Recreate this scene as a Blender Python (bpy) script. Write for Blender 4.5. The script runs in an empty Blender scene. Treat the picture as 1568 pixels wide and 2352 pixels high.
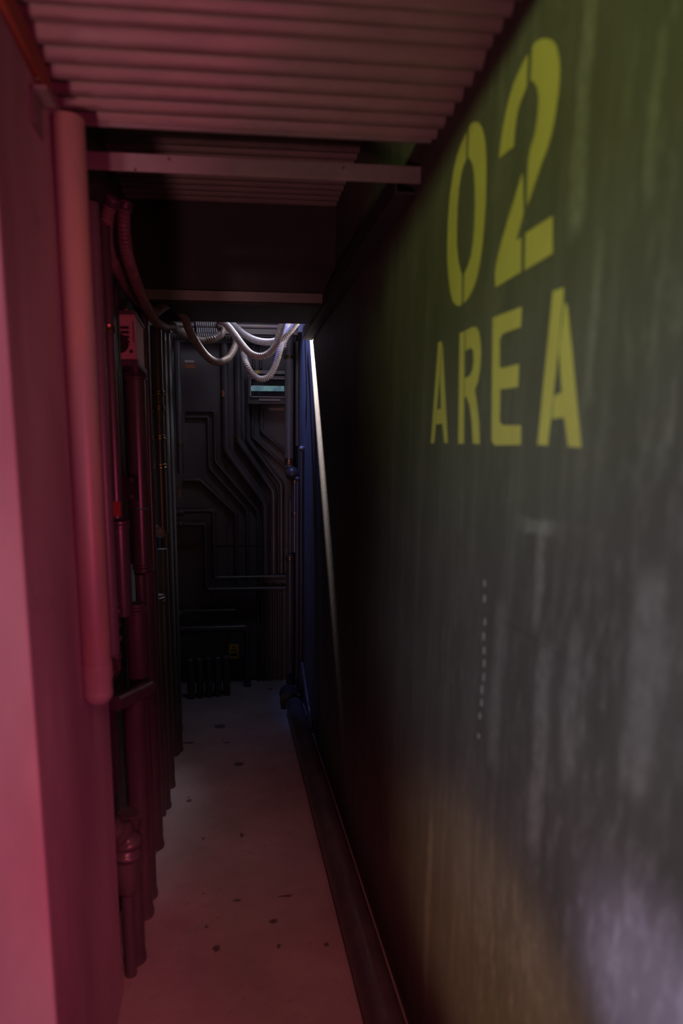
import bpy, bmesh, math, random
from mathutils import Vector, Matrix, Euler
random.seed(4)
S = bpy.context.scene
COL = S.collection

# ------------------------------------------------------------------ camera
H = 1.60
PITCH, YAW = math.radians(9.71), math.radians(5.59)
cd = bpy.data.cameras.new('camera'); cam = bpy.data.objects.new('camera', cd); COL.objects.link(cam)
cam.location = (0, 0, H)
cam.rotation_euler = (math.pi/2 - PITCH, 0, -YAW)
cd.sensor_fit = 'HORIZONTAL'; cd.sensor_width = 36; cd.lens = 1450/1568*36
cd.shift_x = 124/1568; cd.shift_y = 134/1568
cd.clip_start = .02
cd.dof.use_dof = True; cd.dof.focus_distance = 3.9; cd.dof.aperture_fstop = 2.6
S.camera = cam
RM = cam.rotation_euler.to_matrix()
def ray(u, v): return RM @ Vector(((u-660)/1450, -(v-1310)/1450, -1))
def at(u, v, Y):                       # point of the place seen at (u,v) at depth Y along the corridor
    d = ray(u, v); t = Y/d.y
    return Vector((d.x*t, Y, H + d.z*t))
def atx(u, v, X):
    d = ray(u, v); t = X/d.x
    return Vector((X, d.y*t, H + d.z*t))

# ------------------------------------------------------------------ world, lights, exposure
W = bpy.data.worlds.new('world'); S.world = W; W.use_nodes = True
W.node_tree.nodes['Background'].inputs[0].default_value = (.55, .5, .62, 1)
W.node_tree.nodes['Background'].inputs[1].default_value = .008
S.view_settings.view_transform = 'Standard'; S.view_settings.look = 'None'
S.view_settings.exposure = 0; S.view_settings.gamma = 1; S.view_settings.use_curve_mapping = False

def spot(name, loc, tgt, col, power, cone=60, blend=.6, size=.05):
    l = bpy.data.lights.new(name, 'SPOT'); l.color = col; l.energy = power
    l.spot_size = math.radians(cone); l.spot_blend = blend; l.shadow_soft_size = size
    o = bpy.data.objects.new(name, l); COL.objects.link(o); o.location = loc
    o.rotation_euler = (Vector(tgt)-Vector(loc)).to_track_quat('-Z', 'Y').to_euler()
    return o
def area(name, loc, tgt, col, power, sx, sy):
    l = bpy.data.lights.new(name, 'AREA'); l.color = col; l.energy = power
    l.shape = 'RECTANGLE'; l.size = sx; l.size_y = sy
    o = bpy.data.objects.new(name, l); COL.objects.link(o); o.location = loc
    o.rotation_euler = (Vector(tgt)-Vector(loc)).to_track_quat('-Z', 'Y').to_euler()
    return o
# hall lamps and added fills behind the camera
spot('salmon_lamp', (-.45, -1.5, .55), (-.22, 1.15, 2.30), (1, .36, .40), 92, 40, 1, .10)
for z_ in (.35, 1.15, 1.95):           # stacked spots added left behind the camera to brighten the pillar front
    spot('pillar_front_fill', (-.78, -1.2, z_), (-.66, 1.07, z_+.1), (1, .50, .54), 56, 29, .9, .06)
spot('magenta_lamp', (.86, -.95, 1.35), (-.32, 1.5, 1.2), (1, .01, .24), 62, 72, 1, .07)
spot('warm_fill', (.36, -.9, 1.3), (-.305, 1.45, 1.55), (1, .36, .22), 15, 36, .9, .04)  # spot added to warm the downpipe and the pipes beyond
spot('floor_fill', (.10, -.6, 2.2), (-.03, 1.75, 0), (1, .21, .22), 105, 38, 1, .08)  # spot added from above to redden the near floor
spot('green_lamp', (-1.5, -.9, 2.6), (.50, .92, 2.25), (.74, 1, .30), 126, 36, 1, .12)
spot('cool_lamp', (-1.1, -.9, 1.7), (.50, .83, 1.33), (.90, .90, 1), 98, 34, 1, .1)
spot('amber_lamp', (-.6, -.6, .9), (.50, 1.05, .62), (1, .60, .32), 92, 20, .9, .05)
spot('lavender_lamp', (-.8, -.5, 1.0), (.50, .56, .95), (.74, .60, 1), 190, 12, 1, .05)
# lamps and an added hose spot in the shaft over the far end
spot('shaft_white_lamp', (.44, 4.0, 2.75), (.665, 3.08, 1.25), (1, .86, .84), 2600, 12.5, .5, .012)
spot('shaft_blue_lamp', (.08, 3.95, 3.05), (.49, 3.92, 2.15), (.18, .25, 1), 92, 46, 1, .03)
spot('shaft_hose_fill', (.42, 3.85, 2.85), (.13, 3.62, 2.28), (.93, .90, 1), 85, 36, .9, .08)  # spot added to whiten the hoses
spot('shaft_fill_lamp', (.20, 3.55, 3.0), (-.02, 4.3, 1.8), (.80, .78, 1), 9, 90, .7, .15)

# ------------------------------------------------------------------ node helpers
def new_mat(name):
    m = bpy.data.materials.new(name); m.use_nodes = True
    return m, m.node_tree, m.node_tree.nodes['Principled BSDF']
def N(t, k, **kw):
    n = t.nodes.new(k)
    for a, b in kw.items(): setattr(n, a, b)
    return n
def noise(t, scale=(1, 1, 1), sc=8, detail=6, rough=.6, dist=0):
    tc = N(t, 'ShaderNodeTexCoord'); mp = N(t, 'ShaderNodeMapping'); mp.inputs['Scale'].default_value = scale
    nz = N(t, 'ShaderNodeTexNoise'); nz.inputs['Scale'].default_value = sc; nz.inputs['Detail'].default_value = detail
    nz.inputs['Roughness'].default_value = rough; nz.inputs['Distortion'].default_value = dist
    t.links.new(tc.outputs['Object'], mp.inputs[0]); t.links.new(mp.outputs[0], nz.inputs['Vector'])
    return nz.outputs['Fac']
def ramp(t, fac, a, b, ca=(0, 0, 0, 1), cb=(1, 1, 1, 1)):
    r = N(t, 'ShaderNodeValToRGB'); e = r.color_ramp.elements
    e[0].position = a; e[1].position = b; e[0].color = ca; e[1].color = cb
    t.links.new(fac, r.inputs[0]); return r.outputs[0]
def mix(t, f, a, b, mode='MIX'):
    m = N(t, 'ShaderNodeMix', data_type='RGBA', blend_type=mode)
    for s, v in ((m.inputs[0], f), (m.inputs[6], a), (m.inputs[7], b)):
        if hasattr(v, 'links'): t.links.new(v, s)
        else: s.default_value = v
    return m.outputs[2]
def math_(t, op, a, b=0., c=None):
    m = N(t, 'ShaderNodeMath', operation=op)
    for i, v in enumerate((a, b) if c is None else (a, b, c)):
        if hasattr(v, 'links'): t.links.new(v, m.inputs[i])
        else: m.inputs[i].default_value = v
    return m.outputs[0]
def bump(t, b, h, s=.3, d=.01):
    n = N(t, 'ShaderNodeBump'); n.inputs['Strength'].default_value = s; n.inputs['Distance'].default_value = d
    t.links.new(h, n.inputs['Height']); t.links.new(n.outputs[0], b.inputs['Normal'])
def paint(name, c1, c2, rough=.45, metal=0., sc=14, scale=(1, 1, 1), lo=.4, hi=.65, bs=.15, spec=.5):
    m, t, b = new_mat(name)
    nz = noise(t, scale, sc, 8, .62)
    t.links.new(ramp(t, nz, lo, hi, c1+(1,), c2+(1,)), b.inputs['Base Color'])
    b.inputs['Roughness'].default_value = rough; b.inputs['Metallic'].default_value = metal
    b.inputs['Specular IOR Level'].default_value = spec
    bump(t, b, noise(t, scale, sc*3, 5), bs, .004)
    return m

M = {}
M['pipe'] = paint('dark_pipe_paint', (.070, .070, .077), (.125, .115, .115), .30, 0, 10, (1, 1, .25), .45, .8)
M['pipe_mid'] = paint('blue_grey_pipe_paint', (.15, .15, .165), (.21, .20, .20), .38, 0, 10, (1, 1, .25), .45, .8)
M['pipe_light'] = paint('grey_pipe_paint', (.30, .27, .27), (.44, .30, .20), .38, 0, 9, (1, 1, .2), .45, .72)
M['pipe_worn'] = paint('worn_pipe_paint', (.10, .10, .11), (.26, .17, .11), .30, .2, 16, (1, 1, .3), .55, .72)
M['collar'] = paint('worn_brass', (.35, .25, .14), (.16, .12, .09), .25, .8, 60)
M['panel'] = paint('dark_panel_paint', (.085, .085, .095), (.13, .125, .13), .55, 0, 5, (1, 1, .5), .4, .75)
M['hose'] = paint('grey_hose', (.48, .47, .49), (.58, .56, .57), .45, 0, 30)
M['hose_dark'] = paint('brown_hose', (.16, .13, .12), (.26, .20, .17), .42, 0, 30)
M['steel'] = paint('ceiling_steel', (.21, .175, .17), (.28, .23, .21), .5, .2, 9, (1, 4, 4), .35, .75)
M['beam'] = paint('grey_beam_paint', (.23, .22, .215), (.30, .28, .27), .55, 0, 12, (1, 1, 1), .4, .8)
M['black'] = paint('black_board', (.035, .033, .036), (.05, .045, .045), .75, 0, 5)
M['rust'] = paint('rusty_grey', (.45, .40, .38), (.36, .22, .13), .6, 0, 11, (1, 1, 3), .5, .75)
M['box'] = paint('scuffed_box_paint', (.42, .10, .07), (.50, .13, .05), .5, 0, 9, (1, 1, 2), .5, .58)
M['salmon'] = paint('orange_glint_paint', (.40, .13, .06), (.33, .10, .06), .6, 0, 8)  # orange light along the left ceiling trim, put into its base colour
M['box_face'] = paint('chipped_box_face', (.42, .27, .27), (.45, .13, .05), .5, 0, 11, (1, 1, 1.4), .56, .62)
M['dark'] = paint('black_hole', (.012, .012, .012), (.02, .02, .02), .8)
M['orange'] = paint('orange_sticker', (.42, .14, .05), (.30, .09, .035), .5, 0, 60)
M['yellow_sticker'] = paint('yellow_sticker', (.75, .52, .05), (.6, .4, .04), .5, 0, 60)
M['red'] = paint('red_paint', (.34, .045, .03), (.26, .035, .025), .4, 0, 60)
M['foot'] = paint('black_rubber', (.03, .03, .03), (.05, .05, .05), .6)
m, t, b = new_mat('lit_display'); M['display'] = m
nz = noise(t, (1, 1, 1), 14, 2)
t.links.new(ramp(t, nz, .35, .65, (.05, .10, .17, 1), (.15, .30, .30, 1)), b.inputs['Base Color'])
t.links.new(ramp(t, nz, .35, .65, (.04, .075, .11, 1), (.08, .16, .155, 1)), b.inputs['Emission Color'])
b.inputs['Emission Strength'].default_value = 1.0; b.inputs['Roughness'].default_value = .15
m, t, b = new_mat('display_glass'); M['glass'] = m
b.inputs['Base Color'].default_value = (.02, .02, .025, 1); b.inputs['Roughness'].default_value = .08

# stencil paint
m, t, b = new_mat('yellow_stencil_paint'); M['stencil'] = m
c = ramp(t, noise(t, (1, 1, .4), 22, 8, .7), .3, .75, (.64, .58, .17, 1), (.56, .47, .15, 1))
c = mix(t, ramp(t, noise(t, (1, 1, 1), 60, 6, .8), .62, .72), c, (.42, .36, .15, 1))
t.links.new(c, b.inputs['Base Color']); b.inputs['Roughness'].default_value = .5

# right wall: dark trowelled plaster with pale vertical streaks
m, t, b = new_mat('streaked_dark_plaster'); M['wallr'] = m
streak = ramp(t, noise(t, (1, 7, .35), 2.2, 7, .6), .50, .78)
fine = ramp(t, noise(t, (1, 6, 1.8), 9, 8, .7), .50, .80)
patch = ramp(t, noise(t, (1, 1.2, .5), 1.6, 3, .5), .42, .68)
speck = ramp(t, noise(t, (1, 1, 1), 70, 3, .6), .66, .74)
base = ramp(t, noise(t, (1, 2, 1), 3, 6, .6), .3, .75, (.098, .094, .084, 1), (.135, .130, .118, 1))
c = mix(t, math_(t, 'MULTIPLY', streak, .32), base, (.27, .26, .235, 1))
c = mix(t, math_(t, 'MULTIPLY', math_(t, 'MULTIPLY', fine, patch), .75), c, (.34, .33, .31, 1))
c = mix(t, math_(t, 'MULTIPLY', speck, .25), c, (.4, .38, .33, 1))
# pale trowel bands that have their own place on the wall
tc = N(t, 'ShaderNodeTexCoord'); sp = N(t, 'ShaderNodeSeparateXYZ'); t.links.new(tc.outputs['Object'], sp.inputs[0])
wob = math_(t, 'MULTIPLY', math_(t, 'SUBTRACT', noise(t, (1, 1, 1), 9, 5, .7), .5), .05)
yy = math_(t, 'ADD', sp.outputs[1], wob); zz = math_(t, 'ADD', sp.outputs[2], wob)
def band(v, c0, w, soft):
    d = math_(t, 'ABSOLUTE', math_(t, 'SUBTRACT', v, c0))
    mr = N(t, 'ShaderNodeMapRange', interpolation_type='SMOOTHSTEP')
    t.links.new(d, mr.inputs[0]); mr.inputs[1].default_value = w; mr.inputs[2].default_value = w+soft
    mr.inputs[3].default_value = 1; mr.inputs[4].default_value = 0
    return mr.outputs[0]
rough_n = ramp(t, noise(t, (1, 4, 2.2), 16, 8, .75), .35, .7)
for (u0, v0, u1, v1, su, am) in ((1240, 1215, 1235, 1420, 14, .5), (1185, 1200, 1290, 1212, 0, .5),
                                 (1260, 1480, 1215, 1940, 22, .55), (1330, 1450, 1290, 1760, 16, .4),
                                 (1490, 1330, 1460, 1830, 45, .55), (1150, 1380, 1130, 1760, 16, .35),
                                 (1345, 0, 1330, 520, 22, .5), (1510, 100, 1495, 420, 14, .35),
                                 (980, 1850, 985, 2300, 8, .35), (1370, 560, 1350, 900, 12, .3)):
    a = atx(u0, v0, .50); e = atx(u1, v1, .50)
    yc, zc = (a.y+e.y)/2, (a.z+e.z)/2
    if su:
        hw = abs(atx((u0+u1)/2-su, (v0+v1)/2, .50).y - atx((u0+u1)/2+su, (v0+v1)/2, .50).y)/2
        hz = abs(a.z-e.z)/2
    else: hw = abs(a.y-e.y)/2; hz = .008
    f = math_(t, 'MULTIPLY', band(yy, yc, hw*.3, hw*.9), band(zz, zc, hz*.85, .05 if su else .01))
    f = math_(t, 'MULTIPLY', math_(t, 'MULTIPLY', f, am*.8), math_(t, 'ADD', rough_n, .35))
    c = mix(t, f, c, (.40, .39, .37, 1))
t.links.new(c, b.inputs['Base Color']); b.inputs['Roughness'].default_value = .7
b.inputs['Specular IOR Level'].default_value = .3
bump(t, b, mix(t, .5, noise(t, (1, 6, 1.2), 8, 8, .7), noise(t, (1, 1, 1), 30, 6, .6)), .35, .006)

# left wall: painted plaster
m, t, b = new_mat('smooth_painted_plaster'); M['walll'] = m
c = ramp(t, noise(t, (1, 1.7, .4), 2.4, 5, .55), .36, .66, (.32, .235, .29, 1), (.50, .41, .46, 1))
c = mix(t, ramp(t, noise(t, (1, 1, 1), 5, 7, .7), .60, .72), c, (.33, .28, .30, 1))
t.links.new(c, b.inputs['Base Color']); b.inputs['Roughness'].default_value = .65
bump(t, b, noise(t, (1, 1, 1), 12, 6, .6), .15, .005)

# concrete floor
m, t, b = new_mat('stained_concrete'); M['floor'] = m
c = ramp(t, noise(t, (1, 1, 1), 3.2, 9, .65), .3, .72, (.24, .225, .225, 1), (.36, .335, .33, 1))
c = mix(t, ramp(t, noise(t, (1, 1, 1), 26, 6, .7), .60, .70), c, (.20, .18, .18, 1))
vo = N(t, 'ShaderNodeTexVoronoi'); vo.inputs['Scale'].default_value = 11
tc2 = N(t, 'ShaderNodeTexCoord'); t.links.new(tc2.outputs['Object'], vo.inputs['Vector'])
dots = ramp(t, vo.outputs['Distance'], .04, .10, (1, 1, 1, 1), (0, 0, 0, 1))
sep = N(t, 'ShaderNodeSeparateColor'); t.links.new(vo.outputs['Color'], sep.inputs[0])
dots = math_(t, 'MULTIPLY', dots, math_(t, 'GREATER_THAN', sep.outputs[0], .5))
c = mix(t, math_(t, 'MULTIPLY', dots, .75), c, (.06, .05, .05, 1))
sp2 = N(t, 'ShaderNodeSeparateXYZ'); t.links.new(tc2.outputs['Object'], sp2.inputs[0])
wb = math_(t, 'MULTIPLY', math_(t, 'SUBTRACT', noise(t, (1, 1, 1), 60, 4, .7), .5), .03)
for (u, v, rx, ry) in ((628, 2116, .013, .008), (497, 2178, .011, .010), (555, 1918, .007, .012), (548, 1755, .022, .018),
                       (505, 1668, .03, .022), (466, 1926, .006, .006), (520, 1706, .016, .008), (475, 2128, .005, .006),
                       (640, 2173, .006, .006), (655, 2058, .022, .004), (545, 2068, .012, .006), (434, 1839, .012, .009),
                       (620, 1583, .012, .012), (432, 1706, .03, .012), (750, 2170, .009, .006)):
    d0 = ray(u, v); k = -H/d0.z; px, py = d0.x*k, d0.y*k; rx *= 1.35; ry *= 1.6
    dx = math_(t, 'DIVIDE', math_(t, 'ADD', math_(t, 'SUBTRACT', sp2.outputs[0], px), wb), rx)
    dy = math_(t, 'DIVIDE', math_(t, 'ADD', math_(t, 'SUBTRACT', sp2.outputs[1], py), wb), ry)
    r2 = math_(t, 'ADD', math_(t, 'MULTIPLY', dx, dx), math_(t, 'MULTIPLY', dy, dy))
    c = mix(t, ramp(t, r2, .5, 1.0, (.85, .85, .85, 1), (0, 0, 0, 1)), c, (.045, .04, .045, 1))
t.links.new(c, b.inputs['Base Color']); b.inputs['Roughness'].default_value = .75
bump(t, b, noise(t, (1, 1, 1), 20, 8, .7), .3, .004)

# ------------------------------------------------------------------ mesh helpers
def link(name, bm, mat, parent=None, smooth=False, kind=None, label=None):
    bmesh.ops.recalc_face_normals(bm, faces=bm.faces)
    me = bpy.data.meshes.new(name); bm.to_mesh(me); bm.free()
    if smooth:
        for p in me.polygons: p.use_smooth = True
        me.set_sharp_from_angle(angle=math.radians(40))
    me.materials.append(M[mat])
    o = bpy.data.objects.new(name, me); COL.objects.link(o)
    if parent: o.parent = parent
    if kind: o['kind'] = kind
    if label: o['label'] = label
    return o
def tag(o, label, cat, group=None):
    o['label'] = label; o['category'] = cat
    if group: o['group'] = group
    return o
def empty(name, loc, label, cat, group=None):
    o = bpy.data.objects.new(name, None); COL.objects.link(o); o.location = (0, 0, 0)
    o.empty_display_size = .05
    return tag(o, label, cat, group)
def box(bm, x0, x1, y0, y1, z0, z1, bev=0):
    r = bmesh.ops.create_cube(bm, size=1)
    for v in r['verts']:
        v.co = Vector(((x0+x1)/2+v.co.x*(x1-x0), (y0+y1)/2+v.co.y*(y1-y0), (z0+z1)/2+v.co.z*(z1-z0)))
    if bev:
        es = {e for v in r['verts'] for e in v.link_edges}
        bmesh.ops.bevel(bm, geom=list(es), offset=bev, segments=2, affect='EDGES', profile=.5)
    return bm
def B(*a, bev=0): return box(bmesh.new(), *a, bev=bev)
def fillet(pts, rad, n=6):
    pts = [Vector(p) for p in pts]; out = [pts[0]]
    for i in range(1, len(pts)-1):
        a, p, c_ = pts[i-1], pts[i], pts[i+1]
        d1 = (a-p); d2 = (c_-p); l = min(rad, d1.length*.45, d2.length*.45)
        s = p+d1.normalized()*l; e = p+d2.normalized()*l
        for k in range(n+1):
            q = k/n; out.append((1-q)**2*s + 2*q*(1-q)*p + q*q*e)
    out.append(pts[-1]); return out
def catmull(pts, n=10):
    P = [Vector(p) for p in pts]; P = [2*P[0]-P[1]]+P+[2*P[-1]-P[-2]]; out = []
    for i in range(1, len(P)-2):
        for k in range(n):
            q = k/n; a, b_, c_, d = P[i-1:i+3]
            out.append(.5*((2*b_)+(c_-a)*q+(2*a-5*b_+4*c_-d)*q*q+(3*b_-a-3*c_+d)*q**3))
    out.append(P[-2]); return out
def sweep(bm, pts, r, seg=14):
    n = len(pts); T = []
    for i in range(n):
        d = pts[min(i+1, n-1)]-pts[max(i-1, 0)]; T.append(d.normalized())
    up = Vector((0, 0, 1)) if abs(T[0].z) < .9 else Vector((0, 1, 0))
    nrm = (up-T[0]*up.dot(T[0])).normalized(); rings = []
    for i in range(n):
        nrm = (nrm-T[i]*nrm.dot(T[i])).normalized(); bi = T[i].cross(nrm)
        rr = r[i] if isinstance(r, list) else r
        rings.append([bm.verts.new(pts[i]+(nrm*math.cos(a)+bi*math.sin(a))*rr)
                      for a in (2*math.pi*k/seg for k in range(seg))])
    for a, b_ in zip(rings, rings[1:]):
        for k in range(seg): bm.faces.new((a[k], a[(k+1) % seg], b_[(k+1) % seg], b_[k]))
    bm.faces.new(rings[0]); bm.faces.new(rings[-1][::-1])
    return bm
def collar(parent, p, d, r, w=.012, mat='collar', name='collar', k=1.16):
    d = Vector(d).normalized(); p = Vector(p)
    bm = bmesh.new()
    pts = [p-d*w, p-d*w*.8, p-d*w*.25, p, p+d*w*.25, p+d*w*.8, p+d*w]
    sweep(bm, pts, [r*1.02, r*k, r*k, r*1.04, r*k, r*k, r*1.02])
    return link(name, bm, mat, parent, True)
def ball(parent, p, r, mat='pipe', name='end_cap', sq=(1, 1, 1)):
    bm = bmesh.new(); bmesh.ops.create_uvsphere(bm, u_segments=16, v_segments=10, radius=r)
    for v in bm.verts: v.co = Vector(p)+Vector((v.co.x*sq[0], v.co.y*sq[1], v.co.z*sq[2]))
    return link(name, bm, mat, parent, True)
def pipe(label, pts, r, mat='pipe', collars=(), elbows=True, rad=None, name='wall_pipe', group=None, feet=False, rings=0):
    """one pipe run: an Empty at its base with tube, elbows and collars as parts"""
    pts = [Vector(p) for p in pts]
    base = min(pts, key=lambda q: q.z)
    o = bpy.data.objects.new(name, None); COL.objects.link(o); o.location = base; o.empty_display_size = .05
    tag(o, label, 'pipe', group)
    rad = rad or r*2.2
    kids = [link('tube', sweep(bmesh.new(), fillet(pts, rad), r, 16), mat, None, True)]
    if elbows:
        for i in range(1, len(pts)-1):
            a = (pts[i-1]-pts[i]); c_ = (pts[i+1]-pts[i])
            l1, l2 = min(rad*1.25, a.length*.47), min(rad*1.25, c_.length*.47)
            s = pts[i]+a.normalized()*l1; e = pts[i]+c_.normalized()*l2
            kids.append(link('elbow', sweep(bmesh.new(), [s]+fillet([s, pts[i], e], rad*.98)[1:-1]+[e], r*1.13, 16), mat, None, True))
    for cpt in collars:
        p, d = cpt[0], cpt[1]; kids.append(collar(None, p, d, r, mat=cpt[2] if len(cpt) > 2 else 'collar'))
    if feet:
        kids.append(link('foot', sweep(bmesh.new(), [Vector((base.x, base.y, 0.001)), Vector((base.x, base.y, .012)), Vector((base.x, base.y, .03))], [r*1.12, r*1.12, r*1.03], 16), mat, None, True))
    for k_ in kids:
        k_.parent = o; k_.matrix_parent_inverse = Matrix.Translation(-base)
    return o
def part(o, k_):
    k_.parent = o; k_.matrix_parent_inverse = Matrix.Translation(-o.location); return k_

# ------------------------------------------------------------------ setting
XL, XR, XLR = -.335, .50, -.40        # left pillar face, right wall, recessed left wall
YB = 4.50
ZC = 2.375
link('floor', B(-3.2, 3.2, -3.5, YB+.1, -.08, 0), 'floor', kind='structure')
wr = link('wall_right', B(XR, XR+.12, .12, YB+.1, 0, 3.45), 'wallr', kind='structure')
wl = link('wall_left', B(-2.2, XL, 1.073, 1.73, 0, 2.85, bev=.006), 'walll', kind='structure')
wl2 = link('wall_left.001', B(-.6, XLR, 1.73, YB+.1, 0, 3.45), 'panel', kind='structure')
wb_ = link('wall_back', B(XLR, XR, YB, YB+.1, 0, 3.45), 'panel', kind='structure')
# recessed wall panels (seams)
for (y0, y1) in ((1.75, 2.55), (2.57, 3.3), (3.32, 4.0), (4.02, 4.48)):
    link('panel', B(XLR-.002, XLR+.006, y0, y1, .02, 2.36, bev=.002), 'panel', wl2)
for (x0, x1, z0, z1) in ((-.385, .0, .02, 1.0), (-.385, .0, 1.012, 2.5), (.012, .50, .02, 1.0), (.012, .50, 1.012, 2.5)):
    link('panel', B(x0, x1, YB-.006, YB+.002, z0, z1, bev=.002), 'panel', wb_)

ceil = link('ceiling', B(-.6, XR, 1.56, 3.00, 2.76, 2.81), 'black', kind='structure')
link('partition', B(XLR, XR, 2.94, 2.99, 2.31, 2.76), 'black', ceil)
link('low_panel', B(XLR, XR, 2.94, 3.31, 2.285, 2.305), 'black', ceil)
link('shaft_front', B(XLR, XR, 2.96, 3.00, 2.76, 3.45), 'black', ceil)
link('shaft_light_cap', B(-.6, XR+.1, 2.96, YB+.1, 3.45, 3.5), 'black', ceil)  # unseen cap added to contain the shaft light
link('cover_board', B(-2.2, XR+.5, .80, 1.60, 2.392, 2.415), 'black', ceil)
def corrugated(y0, y1, z, pitch, amp, mat, x0=XL, x1=XR, name='corrugated_sheet', tilt=0., n=12):
    bm = bmesh.new(); k = int((y1-y0)/pitch*n); top = []; bot = []
    for i in range(k+1):
        y = y0+(y1-y0)*i/k; ph = (y-y0)/pitch*2*math.pi
        s = math.sin(ph); s = math.copysign(abs(s)**.75, s)
        zz_ = z+amp*s+tilt*(y-y0)
        bot.append((bm.verts.new((x0, y, zz_)), bm.verts.new((x1, y, zz_))))
        top.append((bm.verts.new((x0, y, zz_+.0015)), bm.verts.new((x1, y, zz_+.0015))))
    for a, b_ in zip(bot, bot[1:]): bm.faces.new((a[0], a[1], b_[1], b_[0]))
    for a, b_ in zip(top, top[1:]): bm.faces.new((a[0], b_[0], b_[1], a[1]))
    for i in range(k):
        for s in (0, 1): bm.faces.new((bot[i][s], bot[i+1][s], top[i+1][s], top[i][s]))
    bm.faces.new((bot[0][0], bot[0][1], top[0][1], top[0][0])); bm.faces.new((bot[-1][0], bot[-1][1], top[-1][1], top[-1][0]))
    return link(name, bm, mat, ceil, True)
corrugated(.78, 1.275, 2.362, .0415, .0105, 'steel')
corrugated(1.267, 1.57, 2.350, .0535, .0135, 'steel')
corrugated(1.56, 2.94, 2.705, .0535, .0095, 'steel', XLR)
link('sheet_lip', B(XL, XR-.01, 1.570, 1.580, 2.332, 2.346, bev=.002), 'beam', ceil)

trims = []
def trim(bm, mat='beam'):
    o = link('trim_%d' % (len(trims)+1), bm, mat, kind='structure'); trims.append(o); return o
b1 = box(B(XL+.02, XR-.004, 1.668, 1.674, 2.283, 2.322, bev=.0015), XL+.02, XR-.004, 1.674, 1.70, 2.316, 2.322)
tr1 = trim(b1)
for (x, z) in ((.30, 2.31), (-.20, 2.286), (-.12, 2.312)):
    bm = bmesh.new(); sweep(bm, [Vector((x, 1.668, z)), Vector((x, 1.665, z))], .003, 8); link('screw', bm, 'collar', tr1)
trim(box(B(-.335, XR-.058, 2.915, 2.921, 2.292, 2.332, bev=.0015), -.335, XR-.058, 2.921, 2.94, 2.326, 2.332))
trim(box(B(XR-.060, XR-.001, 1.705, 3.66, 2.272, 2.278, bev=.001), XR-.060, XR-.055, 1.705, 3.66, 2.278, 2.33), 'black')
trim(B(XL-.002, XL+.012, .85, 1.40, 2.290, 2.338, bev=.003), 'salmon')

# ------------------------------------------------------------------ stencilled writing on the right wall
def Z2(u, v): return (900+u/2.1377, v/2.1377)
GL = {
 '0': [[(366,648),(340,705),(318,770),(303,840),(286,950),(276,1080),(272,1200),(273,1290),(279,1370),(288,1440),(300,1482),(320,1502),(341,1500),(343,1352),(331,1310),(322,1260),(317,1200),(317,1120),(320,1020),(327,930),(338,860),(350,815),(363,787)],
       [(378,625),(388,606),(405,598),(425,602),(440,625),(452,665),(459,720),(462,800),(461,900),(458,1000),(452,1100),(443,1200),(431,1290),(417,1360),(400,1415),(378,1460),(352,1490),(355,1345),(374,1305),(390,1250),(400,1180),(406,1100),(409,1010),(408,920),(404,850),(396,805),(386,783),(374,775)]],
 '2': [[(668,265),(648,300),(622,355),(600,405),(580,470),(562,545),(546,625),(535,700),(527,777),(597,720),(600,660),(608,590),(620,530),(636,485),(650,455),(660,425)],
       [(690,232),(702,210),(722,195),(750,188),(775,192),(795,205),(810,235),(820,280),(824,330),(822,400),(813,480),(800,570),(785,650),(762,730),(735,800),(708,880),(685,950),(664,1012),(664,930),(666,850),(671,780),(682,725),(696,680),(706,640),(713,590),(719,530),(721,480),(716,440),(706,415),(695,400),(681,395)],
       [(640,850),(645,1050),(627,1115),(608,1182),(635,1165),(633,1335),(508,1412),(506,1340),(520,1260),(540,1180),(570,1080),(602,975)],
       [(656,1145),(788,1060),(788,1245),(652,1327)]],
 'a': [[(228,1682),(243,1676),(244,1700),(207,2175),(191,2177)], [(248,1690),(273,2175),(258,2175),(247,2080),(217,2084),(222,2012),(241,2005),(237,1850)]],
 'r': [[(333,1637),(355,1626),(352,2178),(326,2180)],
       [(360,1624),(395,1606),(412,1604),(425,1625),(434,1680),(436,1740),(431,1810),(421,1875),(406,1915),(416,1980),(426,2070),(430,2180),(398,2178),(392,2070),(381,1990),(367,1950),(358,1950),(358,1858),(382,1845),(396,1815),(402,1770),(400,1722),(386,1706),(362,1724)]],
 'e': [[(495,1560),(635,1507),(632,1605),(540,1640),(528,1668),(528,1800),(540,1808),(622,1787),(618,1900),(530,1912),(528,2070),(545,2088),(632,2088),(632,2184),(505,2187),(490,2165)]],
 'A': [[(791,1430),(843,1412),(840,1480),(765,2187),(715,2184)], [(850,1482),(862,1510),(929,2197),(866,2193),(846,2050),(788,2056),(797,1945),(835,1925),(820,1715)]],
}
def glyph(key, name, label):
    bm = bmesh.new()
    for poly in GL[key]:
        P = [atx(*Z2(*q), XR) for q in poly]
        f = bm.faces.new([bm.verts.new((XR-.0006, p.y, p.z)) for p in P])
        g = bmesh.ops.extrude_face_region(bm, geom=[f])
        bmesh.ops.translate(bm, verts=[v for v in g['geom'] if isinstance(v, bmesh.types.BMVert)], vec=(.001, 0, 0))
    bmesh.ops.triangulate(bm, faces=bm.faces)
    return link(name, bm, 'stencil', wr, label=label)
glyph('0', 'painted_digit', 'yellow stencilled digit 0')
glyph('2', 'painted_digit', 'yellow stencilled digit 2')
glyph('a', 'painted_letter', 'yellow stencilled first letter A')
glyph('r', 'painted_letter', 'yellow stencilled letter R')
glyph('e', 'painted_letter', 'yellow stencilled letter E')
glyph('A', 'painted_letter', 'yellow stencilled last letter A')
M['mark'] = paint('pale_paint_mark', (.55, .52, .50), (.35, .33, .32), .5, 0, 60)
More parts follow.
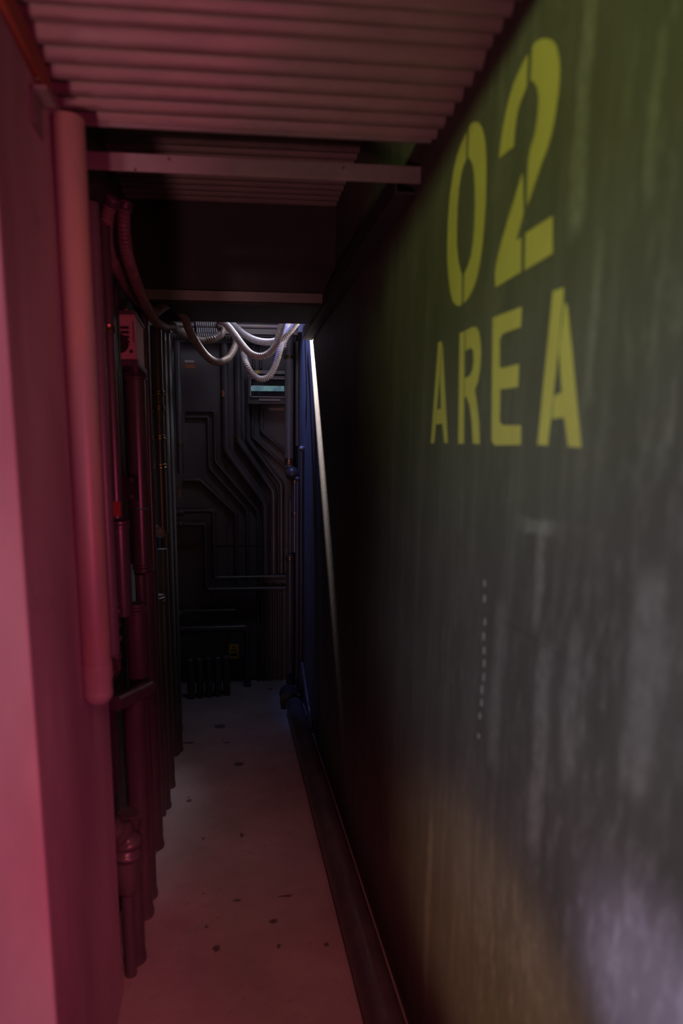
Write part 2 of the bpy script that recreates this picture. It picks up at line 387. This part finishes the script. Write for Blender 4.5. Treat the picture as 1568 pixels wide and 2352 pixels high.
dash = [(1113, 1340, 14), (1113, 1375, 18), (1114, 1428, 14), (1111, 1462, 18), (1112, 1494, 16), (1112, 1524, 16), (1111, 1556, 18),
        (1107, 1584, 18), (1106, 1614, 14), (1102, 1644, 14), (1099, 1690, 10)]
for (u, v, l) in dash:
    a = atx(u, v-l/2, XR); e = atx(u-.5, v+l/2, XR); w = .0035
    link('paint_mark', B(XR-.0006, XR+.001, a.y-w, a.y+w, e.z, a.z), 'mark', wr)
# raised diagonal trowel ridge
bm = bmesh.new(); sweep(bm, [atx(1135, 1418, XR), atx(1180, 1440, XR), atx(1245, 1482, XR), atx(1312, 1520, XR)], [.001, .0025, .0025, .001], 8)
link('plaster_ridge', bm, 'wallr', wr, True)

# ------------------------------------------------------------------ near left: big downpipe
Y0 = 1.45
X0 = -.305
zt, zb_ = 2.283, at(225, 1590, Y0).z
o = pipe('fat grey downpipe with a rounded foot on the near magenta wall', [(X0, Y0, zb_), (X0, Y0, zt)], .034, 'pipe_light', name='downpipe')
part(o, ball(None, (X0, Y0, zb_), .035, 'pipe_light', 'rounded_end', (1, 1, .9)))
part(o, collar(None, (X0, Y0, zb_+.055), (0, 0, 1), .035, .02, 'pipe_light', 'collar', 1.03))
for z in (2.1, 1.45):
    part(o, link('wall_clip', B(XL+.0, X0-.03, Y0-.012, Y0+.012, z-.012, z+.012, bev=.002), 'pipe_light'))
bk = link('bracket', box(B(XL, XL+.006, 1.29, 1.35, 2.20, 2.262, bev=.001), XL, XL+.03, 1.29, 1.35, 2.256, 2.262), 'beam')
tag(bk, 'small grey metal angle bracket at the top of the near magenta wall', 'bracket')
bm = bmesh.new(); sweep(bm, [Vector((XL+.006, 1.322, 2.29)), Vector((XL+.010, 1.322, 2.29))], .006, 10); link('bolt', bm, 'collar', bk)

# ------------------------------------------------------------------ left recessed wall: vertical pipes
def zat(v, Y): return at(500, v, Y).z
def xat(u, Y): return at(u, 1062, Y).x
V = Vector
def vert(label, u, Y, w, v0=None, v1=None, z0=None, z1=None, mat='pipe', cv=(), feet=False, cm='collar', name='wall_pipe', group=None, xx=None):
    x = xx if xx is not None else xat(u, Y); r = w*Y/1471/2
    za = z0 if z0 is not None else zat(v0, Y); zb2 = z1 if z1 is not None else zat(v1, Y)
    za, zb2 = min(za, zb2), max(za, zb2)
    return pipe(label, [(x, Y, za), (x, Y, zb2)], r, mat, [((x, Y, zat(c_, Y)), (0, 0, 1), cm) for c_ in cv], feet=feet, name=name, group=group)
a1 = vert('slim dark pipe ending in a red tag beside the near magenta wall', 263, 2.00, 26, z0=1.43, z1=2.27, cv=(760,))
part(a1, link('tag', B(xat(263, 2)-.014, xat(263, 2)+.016, 1.975, 1.983, zat(1182, 2), zat(1150, 2)), 'red', label='red tag'))
a2 = vert('thick dark pipe under the red tag with a flanged top', 268, 2.00, 40, z0=1.12, z1=1.40, cv=(1202,), cm='pipe')
cp = vert('dark magenta-lit pipe tucked in the corner behind the fat downpipe', 238, 1.84, 33, z0=zat(1490, 1.84), z1=2.27, mat='pipe_mid')
part(cp, ball(None, (xat(238, 1.84), 1.84, zat(1490, 1.84)), 33*1.84/1471/2, 'pipe_mid', 'rounded_end'))
# knuckled chain of couplings
kn = empty('valve_chain', (0, 0, 0), 'knobbly stack of dark valve couplings beside the foot of the fat downpipe', 'valve')
for i, (u, v, r) in enumerate(((266, 1375, .013), (271, 1402, .016), (268, 1436, .013), (272, 1466, .013), (266, 1508, .019), (258, 1545, .014))):
    p = at(u, v, 1.96); ball(kn, p, r, 'pipe', 'coupling', (1, 1, .8))
bm = bmesh.new(); sweep(bm, catmull([at(266, 1360, 1.96), at(270, 1402, 1.96), at(268, 1450, 1.96), at(266, 1508, 1.96), at(256, 1560, 1.96)], 5), .007, 10); link('rod', bm, 'collar', kn, True)

b1_ = vert('glossy dark pipe hanging under the red scuffed box', 318, 2.42, 44, v0=1165, v1=846, cv=(868,), cm='pipe')
b2_ = vert('glossy dark pipe below the black clamp, ending at a flange', 318, 2.42, 40, v0=1310, v1=1168, cv=(1300,), cm='pipe')
b3_ = vert('thin pipe from the flange down to an elbow end coloured with a red glint', 312, 2.42, 26, v0=1580, v1=1316)
part(b3_, ball(None, at(316, 1578, 2.42), .024, 'red', 'end_cap', (1, 1, 1)))  # red glint on the elbow end, put into the cap's colour
cl = empty('pipe_clamp', (0, 0, 0), 'black two-bolt clamp gripping the glossy pipe under the red box', 'clamp')
pc = at(314, 1120, 2.42)
link('clamp_body', B(pc.x-.05, pc.x+.012, 2.365, 2.383, pc.z-.045, pc.z+.045, bev=.004), 'dark', cl)
for dz in (-.03, .03): ball(cl, (pc.x-.012, 2.36, pc.z+dz), .014, 'foot', 'knob', (1, .7, 1))

vert('thin dark pipe standing between the box pipe and the brass-ringed pipe', 344, 2.72, 17, z0=.0, z1=2.27, feet=True)
c1_ = vert('dark pipe with three brass rings near the far left corner', 368, 2.95, 26, v0=1222, v1=752, cv=(904, 939, 1005, 1071))
part(c1_, ball(None, at(368, 1219, 2.95), .033, 'pipe_light', 'end_cap'))
vert('lower dark pipe below the round blue cap', 366, 2.98, 24, z0=0, z1=1.20, feet=True)
vert('tall plain grey pipe left of the far corner', 388, 3.38, 24, z0=0, z1=2.27, feet=True, mat='pipe_light' if 0 else 'pipe')
# foot-level verticals with stepped feet
lows = [('low dark pipe nearest the bellows elbow', 1.86, .034, -.318, .52), ('low dark pipe second behind the bellows elbow', 2.07, .036, -.318, .84),
        ('low dark pipe third behind the bellows elbow', 2.17, .036, -.315, 1.12), ('low dark pipe beside the black shadow gap', 2.48, .036, -.320, 1.2),
        ('low dark pipe in front of the blue capped pipe', 2.79, .034, -.313, 1.02), ('tall dark pipe beyond the blue capped pipe', 3.34, .034, -.312, 2.27),
        ('tall dark pipe in the far left corner behind the cable loops', 3.66, .034, -.315, 2.27)]
for (lb, Y, r, x, z1) in lows:
    pipe(lb, [(x, Y, 0), (x, Y, z1)], r, 'pipe', [((x, Y, z1-.02), (0, 0, 1), 'pipe')], feet=True)
# header pipe crossing the low pipes
pipe('short dark header pipe sloping across the low pipes', [(-.372, 1.885, .60), (-.345, 1.885, .868), (-.268, 2.10, .842), (-.268, 2.10, .60)][1:3], .024, 'pipe')
# thin conduits on the recessed wall
for i, (lb, Y, x, z0, z1) in enumerate((('thin conduit closest to the near magenta wall', 1.91, -.377, 1.42, 2.31), ('thin conduit between the tagged pipe and the red box', 2.12, -.375, .9, 2.3),
        ('thin conduit beside the glossy pipe under the red box', 2.54, -.37, 1.2, 1.95))):
    pipe(lb, [(x, Y, z0), (x, Y, z1)], .011, 'pipe_worn')

# bellows elbow at the bottom left
be = bpy.data.objects.new('bellows_elbow', None); COL.objects.link(be); tag(be, 'ribbed bellows elbow bending down into a low pipe', 'pipe elbow')
q = [at(255, 1905, 1.80), at(290, 1925, 1.80), at(292, 1975, 1.80), at(290, 2010, 1.80), at(289, 2052, 1.80)]
pts = catmull([V((-.40, 1.80, q[0].z)), V((q[0].x, 1.80, q[0].z)), V((q[1].x, 1.80, q[1].z)), V((q[2].x, 1.80, q[2].z))], 14)
n_ = len(pts); link('bellows', sweep(bmesh.new(), pts, [.040+.007*math.sin(i/n_*2*math.pi*6) for i in range(n_)], 20), 'pipe', be, True)
xb_ = q[3].x
pts = [V((xb_, 1.80, z)) for z in (q[2].z+.005, q[2].z-.01, q[3].z, q[4].z+.02, q[4].z+.006, q[4].z)]
link('cuff', sweep(bmesh.new(), pts, [.038, .041, .040, .034, .028, .018], 20), 'pipe', be, True)
pipe('low pipe rising from the floor into the bellows elbow', [(xb_, 1.80, 0), (xb_, 1.80, q[4].z+.01)], .020, 'pipe_worn')

# red scuffed junction box
jb = empty('junction_box', (0, 0, 0), 'scuffed red metal box with vent slots high on the left wall', 'box')
y0 = 2.18; pa_, pb_ = at(273, 722, y0), at(313, 825, y0); pc_ = atx(332, 838, pb_.x)
x0, x1, y1, z0, z1 = pa_.x, pb_.x, pc_.y, pb_.z, pa_.z
link('body', B(x0, x1, y0+.004, y1, z0, z1, bev=.003), 'box', jb)
fp = link('front_plate', B(x0, x1+.001, y0, y0+.005, z0, z1, bev=.001), 'box_face', jb)
for k in range(4):
    zc = z1-.040-k*.0145
    link('vent_slot', B(x0+.002, x0+.030, y0-.0008, y0+.002, zc-.0045, zc+.0045), 'dark', jb)
link('slot', B(x0+.042, x0+.045, y0-.0008, y0+.002, z1-.085, z1-.02), 'dark', jb)
bm = bmesh.new(); sweep(bm, [V((x0-.002, y0-.001, z0+.048)), V((x0-.002, y0+.002, z0+.048))], .030, 24)
for v in bm.verts: v.co.x = max(v.co.x, x0+.0005)
link('cutout', bm, 'dark', jb)
bm = bmesh.new(); sweep(bm, [V((x0+.034, y0-.001, z0+.024)), V((x0+.034, y0+.002, z0+.024))], .006, 16); link('hole', bm, 'dark', jb)
link('base_flange', B(x0, x1+.006, y0-.004, y1+.01, z0-.022, z0-.001, bev=.003), 'pipe', jb)
link('top_flange', B(x0, x1+.004, y0-.002, y1+.01, z1+.001, z1+.012, bev=.003), 'pipe', jb)
for i, dy in enumerate((0.02, .2)): ball(jb, (x0+.02, y0+dy, z1+.018), .010, 'collar', 'bolt', (1, 1, .7))

# ------------------------------------------------------------------ floor pipe along the right wall
fp_ = bpy.data.objects.new('floor_pipe', None); COL.objects.link(fp_); tag(fp_, 'fat dark pipe lying on the floor along the right wall', 'pipe')
Yend = 3.83
link('tube', sweep(bmesh.new(), [V((.420, y, .057)) for y in (.5, 2, 3, Yend)], .055, 28), 'pipe', fp_, True)
for y in (1.35, 2.9): collar(fp_, (.420, y, .057), (0, 1, 0), .055, .008, 'pipe', 'collar', 1.02)
ball(fp_, (.420, Yend, .057), .055, 'pipe', 'rounded_end')
el = bpy.data.objects.new('floor_elbow', None); COL.objects.link(el); tag(el, 'short black pipe elbow behind the end of the floor pipe', 'pipe elbow')
link('tube', sweep(bmesh.new(), fillet([V((.40, 3.92, .062)), V((.40, 4.05, .062)), V((.42, 4.05, .02))][:2], .05), .06, 24), 'foot', el, True)
collar(el, (.40, 3.93, .062), (0, 1, 0), .06, .012, 'foot', 'collar', 1.08)

# ------------------------------------------------------------------ back wall pipes
def bp(u, v, dy=.03): return at(u, v, YB-dy)
def R(w): return w*4.46/1471/2
def bpipe(label, pp, w, dy=None, mat='pipe', cv=(), rad=None, group=None, feet=False, tofloor=False):
    r = R(w); dy = dy if dy is not None else r+.012
    pts = [bp(u, v, dy) for (u, v) in pp]
    # keep vertical runs plumb and level runs level
    for i in range(1, len(pts)):
        (ua, va), (ub, vb) = pp[i-1], pp[i]
        if abs(ua-ub) <= 2: pts[i].x = pts[i-1].x
        if abs(va-vb) <= 2: pts[i].z = pts[i-1].z
    if tofloor: pts[-1].z = 0.0
    cs = [(bp(u, v, dy), (0, 0, 1)) for (u, v) in cv]
    for c_ in cs:
        j = min(range(len(pts)), key=lambda k: abs(pts[k].x-c_[0].x)); c_[0].x = pts[j].x
    return pipe(label, pts, r, mat, cs, rad=rad, feet=feet)
bpipe('pipe with a diagonal run springing from the low left elbow of the back wall', [(421, 1103), (459, 1103), (541, 1180), (541, 1316)], 10)
t1 = vert('pipe on the far left corner of the back wall with a worn brown streak', 414, 4.30, 15, v0=1088, v1=784, mat='pipe_worn', cv=(1022,))
part(t1, link('tag', B(xat(409, 4.2)-.006, xat(409, 4.2)+.007, 4.262, 4.268, zat(1141, 4.26), zat(1124, 4.26)), 'orange', label='orange tag'))
bpipe('outer of two square-cornered pipes left of centre on the back wall', [(427, 944), (492, 944), (492, 1060), (592, 1175), (592, 1318)], 8)
bpipe('inner of two square-cornered pipes left of centre on the back wall', [(427, 958), (478, 958), (478, 1075), (567, 1172), (567, 1318)], 8)
e_ = bpipe('thick pipe with a rust spot, first of the thick diagonals', [(515, 790), (515, 1036), (609, 1158), (609, 1318)], 17)
part(e_, link('rust_patch', B(bp(512, 900).x-.008, bp(512, 900).x+.010, YB-R(17)*2-.014, YB-R(17)*2-.011, bp(512, 913).z, bp(512, 898).z, bev=.001), 'orange', label='rust coloured patch'))
bpipe('thick pipe, second of the thick diagonals, with a banded bend', [(545, 790), (545, 1014), (628, 1128), (628, 1318)], 17, cv=((545, 1010),))
bpipe('medium pipe bending left of the box with the lit window', [(568, 870), (568, 1012), (646, 1112), (646, 1318)], 12)
bpipe('thin pipe leaving the bottom of the lit box, left one', [(580, 936), (580, 1004), (660, 1078)], 8)
bpipe('thin pipe leaving the bottom of the lit box, right one', [(600, 936), (600, 990), (662, 1044)], 8)
bpipe('thin pipe above the lit box, left one', [(582, 775), (582, 846)], 7, mat='pipe_worn')
bpipe('thin pipe above the lit box, right one', [(598, 775), (598, 846)], 7, mat='pipe_worn')
bpipe('upper long level pipe with two square bends low on the back wall', [(420, 1174), (490, 1174), (490, 1328), (658, 1328)], 11, dy=.085)
bpipe('lower long level pipe with two square bends low on the back wall', [(408, 1205), (471, 1205), (471, 1355), (658, 1355)], 11, dy=.085)
bpipe('short level pipe above the thick bent pipe near the floor', [(400, 1405), (540, 1405)], 8, dy=.06)
bpipe('thick bent pipe running level then down to the floor', [(400, 1446), (567, 1446), (567, 1560)], 16, dy=.12, feet=True, tofloor=True)
for i, u in enumerate((592, 602, 612, 622, 633, 644)):
    bpipe(('first','second','third','fourth','fifth','sixth')[i]+' from the left of six slim pipes under the level pipes', [(u, 1340), (u, 1570)], 7.5, dy=.02, feet=False, tofloor=True)
# tall pipes in the right-hand corner
k1 = bpipe('tall blue-lit pipe with a collar right of the lit box', [(664, 762), (664, 1072)], 20, dy=.13, mat='pipe_mid', cv=((664, 821), (664, 1056), (664, 1062)))
part(k1, ball(None, bp(671, 1088, .17), .048, 'pipe', 'ball_elbow'))
k2 = bpipe('pipe dropping from the ball elbow in the right corner', [(677, 1104), (677, 1268)], 17, dy=.16, cv=((677, 1106), (677, 1179)))
bpipe('tall pipe continuing to the floor under the ball elbow', [(666, 1274), (666, 1570)], 19, dy=.14, cv=((666, 1282),), tofloor=True)
bpipe('slimmer pipe between the corner and the tall blue-lit pipe', [(684, 785), (684, 1024)], 11, dy=.10, mat='pipe_mid')
m1 = pipe('thin pipe with a round blue cap on the right wall near the corner', [(.484, 4.02, 0), (.484, 4.02, zat(1030, 4.02))], .012, 'pipe')
part(m1, ball(None, (.484, 4.02, zat(1030, 4.02)), .017, 'pipe_light', 'end_cap'))
m2 = pipe('slim dark pipe hugging the right corner down to the floor', [(.478, 4.20, 0), (.478, 4.20, 1.48)], .014, 'pipe')
part(m2, ball(None, (.478, 4.20, 1.49), .017, 'pipe', 'end_cap'))
pipe('slim pipe with a clamp in the right corner of the back wall', [(.452, 4.42, 0), (.452, 4.42, 1.35)], .016, 'pipe')
# two bent pipes near the right wall foot
for i, (dx, lb) in enumerate(((0, 'bent pipe stepping forward to the floor by the right wall, outer one'), (-.035, 'bent pipe stepping forward to the floor by the right wall, inner one'))):
    pipe(lb, [(.500+dx*.6, 4.06-.1*i, .35), (.500+dx*.6, 3.66-.06*i, .14+.02*i)] if 0 else [(.486, 3.98-.05*i, .29-.05*i), (.486, 3.64-.06*i, .13-.02*i), (.486, 3.60-.06*i, .0)], .013, 'pipe', rad=.05, elbows=False)

# level stub fittings at the left of the back wall
for (u, v, lb) in ((408, 1178, 'upper round fitting'), (408, 1205, 'lower round fitting'), (405, 1412, 'lowest round fitting')):
    p = at(u, v, 4.30)
    o = bpy.data.objects.new('pipe_fitting', None); COL.objects.link(o); tag(o, lb+' joining a level pipe to the left wall', 'fitting')
    link('tube', sweep(bmesh.new(), [p+V((-.07, 0, 0)), p+V((.02, 0, 0))], .020, 16), 'pipe', o, True)
    ball(o, p+V((.02, 0, 0)), .026, 'pipe', 'knuckle')

# bank of short fat pipes on the floor
for i in range(5):
    x = at(438+i*20.5, 1550, 4.18).x
    o = pipe(('leftmost','second','middle','fourth','rightmost')[i]+' of five stubby upright pipes on the floor by the back wall', [(x, 4.18+.01*i, 0), (x, 4.18+.01*i, .27)], .026, 'pipe', name='stub_pipe', group='stubby upright pipes')
    part(o, ball(None, (x, 4.18+.01*i, .27), .026, 'pipe', 'rounded_top', (1, 1, .6)))

# lit display box
db = empty('display_box', (0, 0, 0), 'dark wall box with a teal lit window on the back wall', 'control box')
yF = YB-.11
def bxy(u, v): p = at(u, v, yF); return p.x, p.z
xa, zt_ = bxy(568, 862); xb, zb2 = bxy(658, 929)
link('housing', B(xa, xb, yF, YB-.006, zb2, zt_, bev=.004), 'pipe', db)
xa2, zt2 = bxy(573, 868); xb2, zb3 = bxy(656, 914)
bm = bmesh.new(); w = .008
for q in ((xa2, xb2, zt2-w, zt2), (xa2, xb2, zb3, zb3+w), (xa2, xa2+w, zb3, zt2), (xb2-w, xb2, zb3, zt2)):
    box(bm, q[0], q[1], yF-.014, yF, q[2], q[3], bev=.001)
fr = link('frame', bm, 'beam', db)
link('window', B(xa2+w, xb2-w, yF-.004, yF-.001, zb3+w, zt2-w), 'glass', db)
xs, zs = bxy(576, 886); xs2, zs2 = bxy(652, 899)
link('lit_strip', B(xs, xs2, yF-.008, yF-.0042, zs2, zs, bev=.0008), 'display', db)
for (u, v) in ((577, 887), (577, 906)): ball(db, at(u, v, yF-.006), .004, 'beam', 'screw')
xq, zq = bxy(594, 915); xq2, zq2 = bxy(643, 920)
link('label_plate', B(xq, xq2, yF-.010, yF, zq2-.004, zq2+.010, bev=.001), 'beam', db)
xc, zc1 = bxy(572, 851); xc2, zc2 = bxy(658, 860)
link('top_shelf', B(xc, xc2, yF-.01, YB-.006, zc2, zc1, bev=.002), 'beam', db)
xv, zv = bxy(587, 854)
link('sticker', B(xv, xv+.026, yF-.0115, yF-.010, zv-.010, zv+.006), 'yellow_sticker', db, label='yellow sticker')

# stickers on the back wall
def sticker(u0, v0, u1, v1, mat, label, dy=.0075):
    a = at(u0, v0, YB-dy); e = at(u1, v1, YB-dy)
    return tag(link('sticker', B(a.x, e.x, YB-dy-.0015, YB-dy+.0015, e.z, a.z), mat), label, 'sticker')
sticker(424, 837, 448, 846, 'orange', 'orange strip sticker at the upper left of the back wall')
sticker(424, 827, 446, 833, 'rust', 'faded brown strip sticker above the orange one')
sticker(617, 937, 652, 943, 'rust', 'rusty strip sticker below the lit box')
ws = sticker(526, 1480, 548, 1512, 'yellow_sticker', 'yellow radiation warning sign low on the back wall')
cx = at(537, 1492, YB-.01)
bm = bmesh.new()
for k in range(3):
    a0 = math.radians(90+120*k-30); P = []
    for j in range(5):
        a = a0+math.radians(60)*j/4; P.append((math.cos(a)*.024, math.sin(a)*.024))
    for j in range(4, -1, -1):
        a = a0+math.radians(60)*j/4; P.append((math.cos(a)*.008, math.sin(a)*.008))
    f = bm.faces.new([bm.verts.new((cx.x+p[0], YB-.0096, cx.z+p[1])) for p in P])
g = bmesh.ops.extrude_face_region(bm, geom=list(bm.faces)); bmesh.ops.translate(bm, verts=[v for v in g['geom'] if isinstance(v, bmesh.types.BMVert)], vec=(0, .0008, 0))
sweep(bm, [V((cx.x, YB-.0096, cx.z)), V((cx.x, YB-.0088, cx.z))], .0045, 12)
link('trefoil', bm, 'dark', ws)
tb = at(537, 1504, YB-.01); link('text_panel', B(tb.x-.024, tb.x+.024, YB-.0096, YB-.0088, tb.z-.009, tb.z+.012), 'dark', ws)
hv = bpy.data.objects.new('handwheel_valve', None); COL.objects.link(hv); tag(hv, 'small red handwheel beside the radiation sign', 'valve')
p = at(517, 1477, YB-.05)
bm = bmesh.new()
ring = [p+V((math.cos(a)*.020, 0, math.sin(a)*.020)) for a in (2*math.pi*k/20 for k in range(21))]
sweep(bm, ring, .0045, 8)
for k in range(4):
    a = k*math.pi/4; sweep(bm, [p-V((math.cos(a)*.02, 0, math.sin(a)*.02)), p+V((math.cos(a)*.02, 0, math.sin(a)*.02))], .003, 6)
link('wheel', bm, 'red', hv, True)
bm = bmesh.new(); sweep(bm, [p, V((p.x, YB-.006, p.z))], .006, 10); link('stem', bm, 'pipe', hv, True)

# ------------------------------------------------------------------ shaft opening: level pipe, rusty beam, grille
pa = at(470, 748, 4.2)
pipe('bright level pipe across the top of the shaft opening', [(XLR+.01, 4.2, pa.z), (XR-.01, 4.2, pa.z)], .014, 'pipe_light')
pb = at(540, 750, 4.36); pc2 = at(540, 767, 4.36)
bmt = link('shaft_beam', B(XLR+.005, XR-.005, 4.36, 4.40, pc2.z, pb.z, bev=.003), 'rust'); tag(bmt, 'rust-stained flat beam under the shaft opening', 'beam')
pd = at(540, 776, 4.44)
ra = bpy.data.objects.new('rack_rail', None); COL.objects.link(ra); tag(ra, 'dark toothed rail below the rusty beam', 'rail')
link('rail', B(XLR+.01, XR-.12, 4.45, 4.49, pd.z-.035, pd.z+.01, bev=.002), 'panel', ra)
bm = bmesh.new()
for k in range(34): box(bm, XLR+.02+k*.021, XLR+.03+k*.021, 4.44, 4.455, pd.z-.006, pd.z+.012)
o = link('teeth', bm, 'hose', ra); o['kind'] = 'stuff'
gr = bpy.data.objects.new('vent_grille', None); COL.objects.link(gr); tag(gr, 'ribbed metal grille at the left of the shaft opening', 'grille')
ga, gb = at(449, 741, 4.1), at(502, 772, 4.1)
link('back_plate', B(ga.x-.01, gb.x+.01, 4.125, 4.135, gb.z-.005, ga.z+.03), 'dark', gr)
for j, (za, zb5) in enumerate(((ga.z+.02, ga.z-.016), (ga.z-.028, ga.z-.056), (ga.z-.062, ga.z-.080))):
    n_ = 11
    for k in range(n_):
        x = ga.x+.004+(gb.x-ga.x-.008)*k/(n_-1)+.004*j
        bm = bmesh.new(); sweep(bm, [V((x, 4.105, zb5)), V((x, 4.105, za))], .0048, 8); link('rib', bm, 'hose', gr, True)
    link('bar', B(ga.x-.002, gb.x+.002, 4.108, 4.118, zb5-.006, zb5-.001, bev=.001), 'hose', gr)
# corner bracket by the right wall at the opening
ab = bpy.data.objects.new('angle_bracket', None); COL.objects.link(ab); tag(ab, 'pale folded bracket at the right end of the shaft opening', 'bracket')
link('plate', B(.40, .505, 4.14, 4.146, 2.46, 2.56, bev=.001), 'rust', ab)
link('arm', B(.47, .499, 4.10, 4.14, 2.40, 2.46, bev=.001), 'beam', ab)

# ------------------------------------------------------------------ hoses
def hose(label, pts, r=.020, mat='hose', pitch=.0105, depth=.0032, seg=14, ribs=True):
    P = catmull(pts, 40); L = [0]
    for a, b_ in zip(P, P[1:]): L.append(L[-1]+(b_-a).length)
    step = pitch/5 if ribs else .012; n = int(L[-1]/step); Q = []; j = 0
    for i in range(n+1):
        s = min(i*step, L[-1]-1e-6)
        while L[j+1] < s: j += 1
        q = (s-L[j])/max(L[j+1]-L[j], 1e-9); Q.append(P[j].lerp(P[j+1], q))
    rr = [r-depth*(1 if (i % 5) in (0,) else (.6 if (i % 5) in (1, 4) else 0)) for i in range(n+1)] if ribs else r
    o = bpy.data.objects.new('corrugated_hose' if ribs else 'hose', None); COL.objects.link(o); tag(o, label, 'hose')
    link('hose_body', sweep(bmesh.new(), Q, rr, seg), mat, o, True)
    for (p, d) in ((Q[0], Q[1]-Q[0]), (Q[-1], Q[-2]-Q[-1])):
        collar(o, p+d.normalized()*.012, d, r, .010, 'pipe', 'cuff', 1.08)
    return o
def c3(u, v, Y): return at(180+u/4.703, 400+v/4.703, Y)
def c1p(u, v, Y): return at(360+u/3.92, 720+v/3.92, Y)
hose('left one of two brown ribbed hoses dropping beside the magenta wall', [c3(375, 255, 1.98), c3(325, 400, 2.0), c3(298, 560, 2.02), c3(298, 700, 2.06), c3(345, 900, 2.14), c3(440, 1060, 2.28), c3(560, 1260, 2.5), c3(700, 1420, 2.70), c3(820, 1490, 2.86), c3(900, 1440, 2.98), c3(980, 1405, 3.06), c3(1060, 1440, 3.13), c3(1150, 1560, 3.2)]
     + [c1p(300, 170, 3.3), c1p(400, 330, 3.45), c1p(480, 410, 3.55), c1p(560, 438, 3.62), c1p(640, 405, 3.7), c1p(690, 330, 3.78), c1p(712, 250, 3.88), c1p(690, 165, 4.0), c1p(600, 95, 4.1)], .0205, 'hose_dark', .0115, .0032)
hose('right one of two brown ribbed hoses dropping beside the magenta wall', [c3(515, 285, 2.02), c3(492, 400, 2.03), c3(487, 550, 2.05), c3(505, 750, 2.09), c3(545, 950, 2.16), c3(620, 1170, 2.30), c3(700, 1360, 2.48), c3(770, 1490, 2.64), c3(850, 1600, 2.82)]
     + [c3(935, 1640, 3.06), c3(1010, 1640, 3.24), c1p(180, 150, 3.42), c1p(260, 200, 3.55), c1p(340, 235, 3.62), c1p(430, 245, 3.68), c1p(530, 220, 3.7), c1p(590, 165, 3.8), c1p(560, 105, 3.9)], .0205, 'hose_dark', .0115, .0032)
hose('highest white-lit ribbed hose sagging under the shaft opening', [c1p(620, 60, 3.95), c1p(690, 105, 3.9), c1p(780, 185, 3.85), c1p(880, 238, 3.8), c1p(980, 258, 3.75), c1p(1070, 248, 3.72), c1p(1150, 205, 3.7), c1p(1215, 140, 3.72), c1p(1275, 60, 3.78)], .0195)
hose('white-lit ribbed hose with the middle sag under the shaft opening', [c1p(560, 60, 3.8), c1p(630, 105, 3.72), c1p(700, 190, 3.65), c1p(770, 285, 3.6), c1p(840, 360, 3.56), c1p(920, 388, 3.54), c1p(1000, 365, 3.54), c1p(1065, 295, 3.55), c1p(1100, 200, 3.58), c1p(1128, 100, 3.62), c1p(1140, 40, 3.65)], .0195)
hose('ribbed hose with the deepest sag in front of the lit box', [c1p(742, 240, 4.0), c1p(772, 345, 3.9), c1p(805, 450, 3.76), c1p(855, 540, 3.74), c1p(930, 590, 3.73), c1p(1010, 565, 3.73), c1p(1065, 470, 3.74), c1p(1100, 360, 3.76), c1p(1130, 250, 3.8), c1p(1165, 150, 3.84), c1p(1190, 60, 3.9)], .0185)
hose('dark shadowed ribbed hose behind the white-lit loops at right', [c1p(1135, 330, 3.95), c1p(1150, 250, 3.93), c1p(1185, 170, 3.95), c1p(1215, 100, 3.98), c1p(1225, 45, 4.0)], .017)
# dark bung where the two brown hoses leave the roof frame
bm = bmesh.new(); pp_ = c3(170, 300, 1.93)
bmesh.ops.create_icosphere(bm, subdivisions=3, radius=.045)
for v in bm.verts:
    n0 = 1+.25*math.sin(v.co.x*90)*math.cos(v.co.z*70+v.co.y*50); v.co = V((v.co.x*.55*n0, v.co.y*.6*n0, v.co.z*1.2*n0))+V((-.385, 1.93, pp_.z))
tag(link('foam_lump', bm, 'box', smooth=True), 'lumpy reddish sealing foam beside the tops of the brown hoses', 'foam')
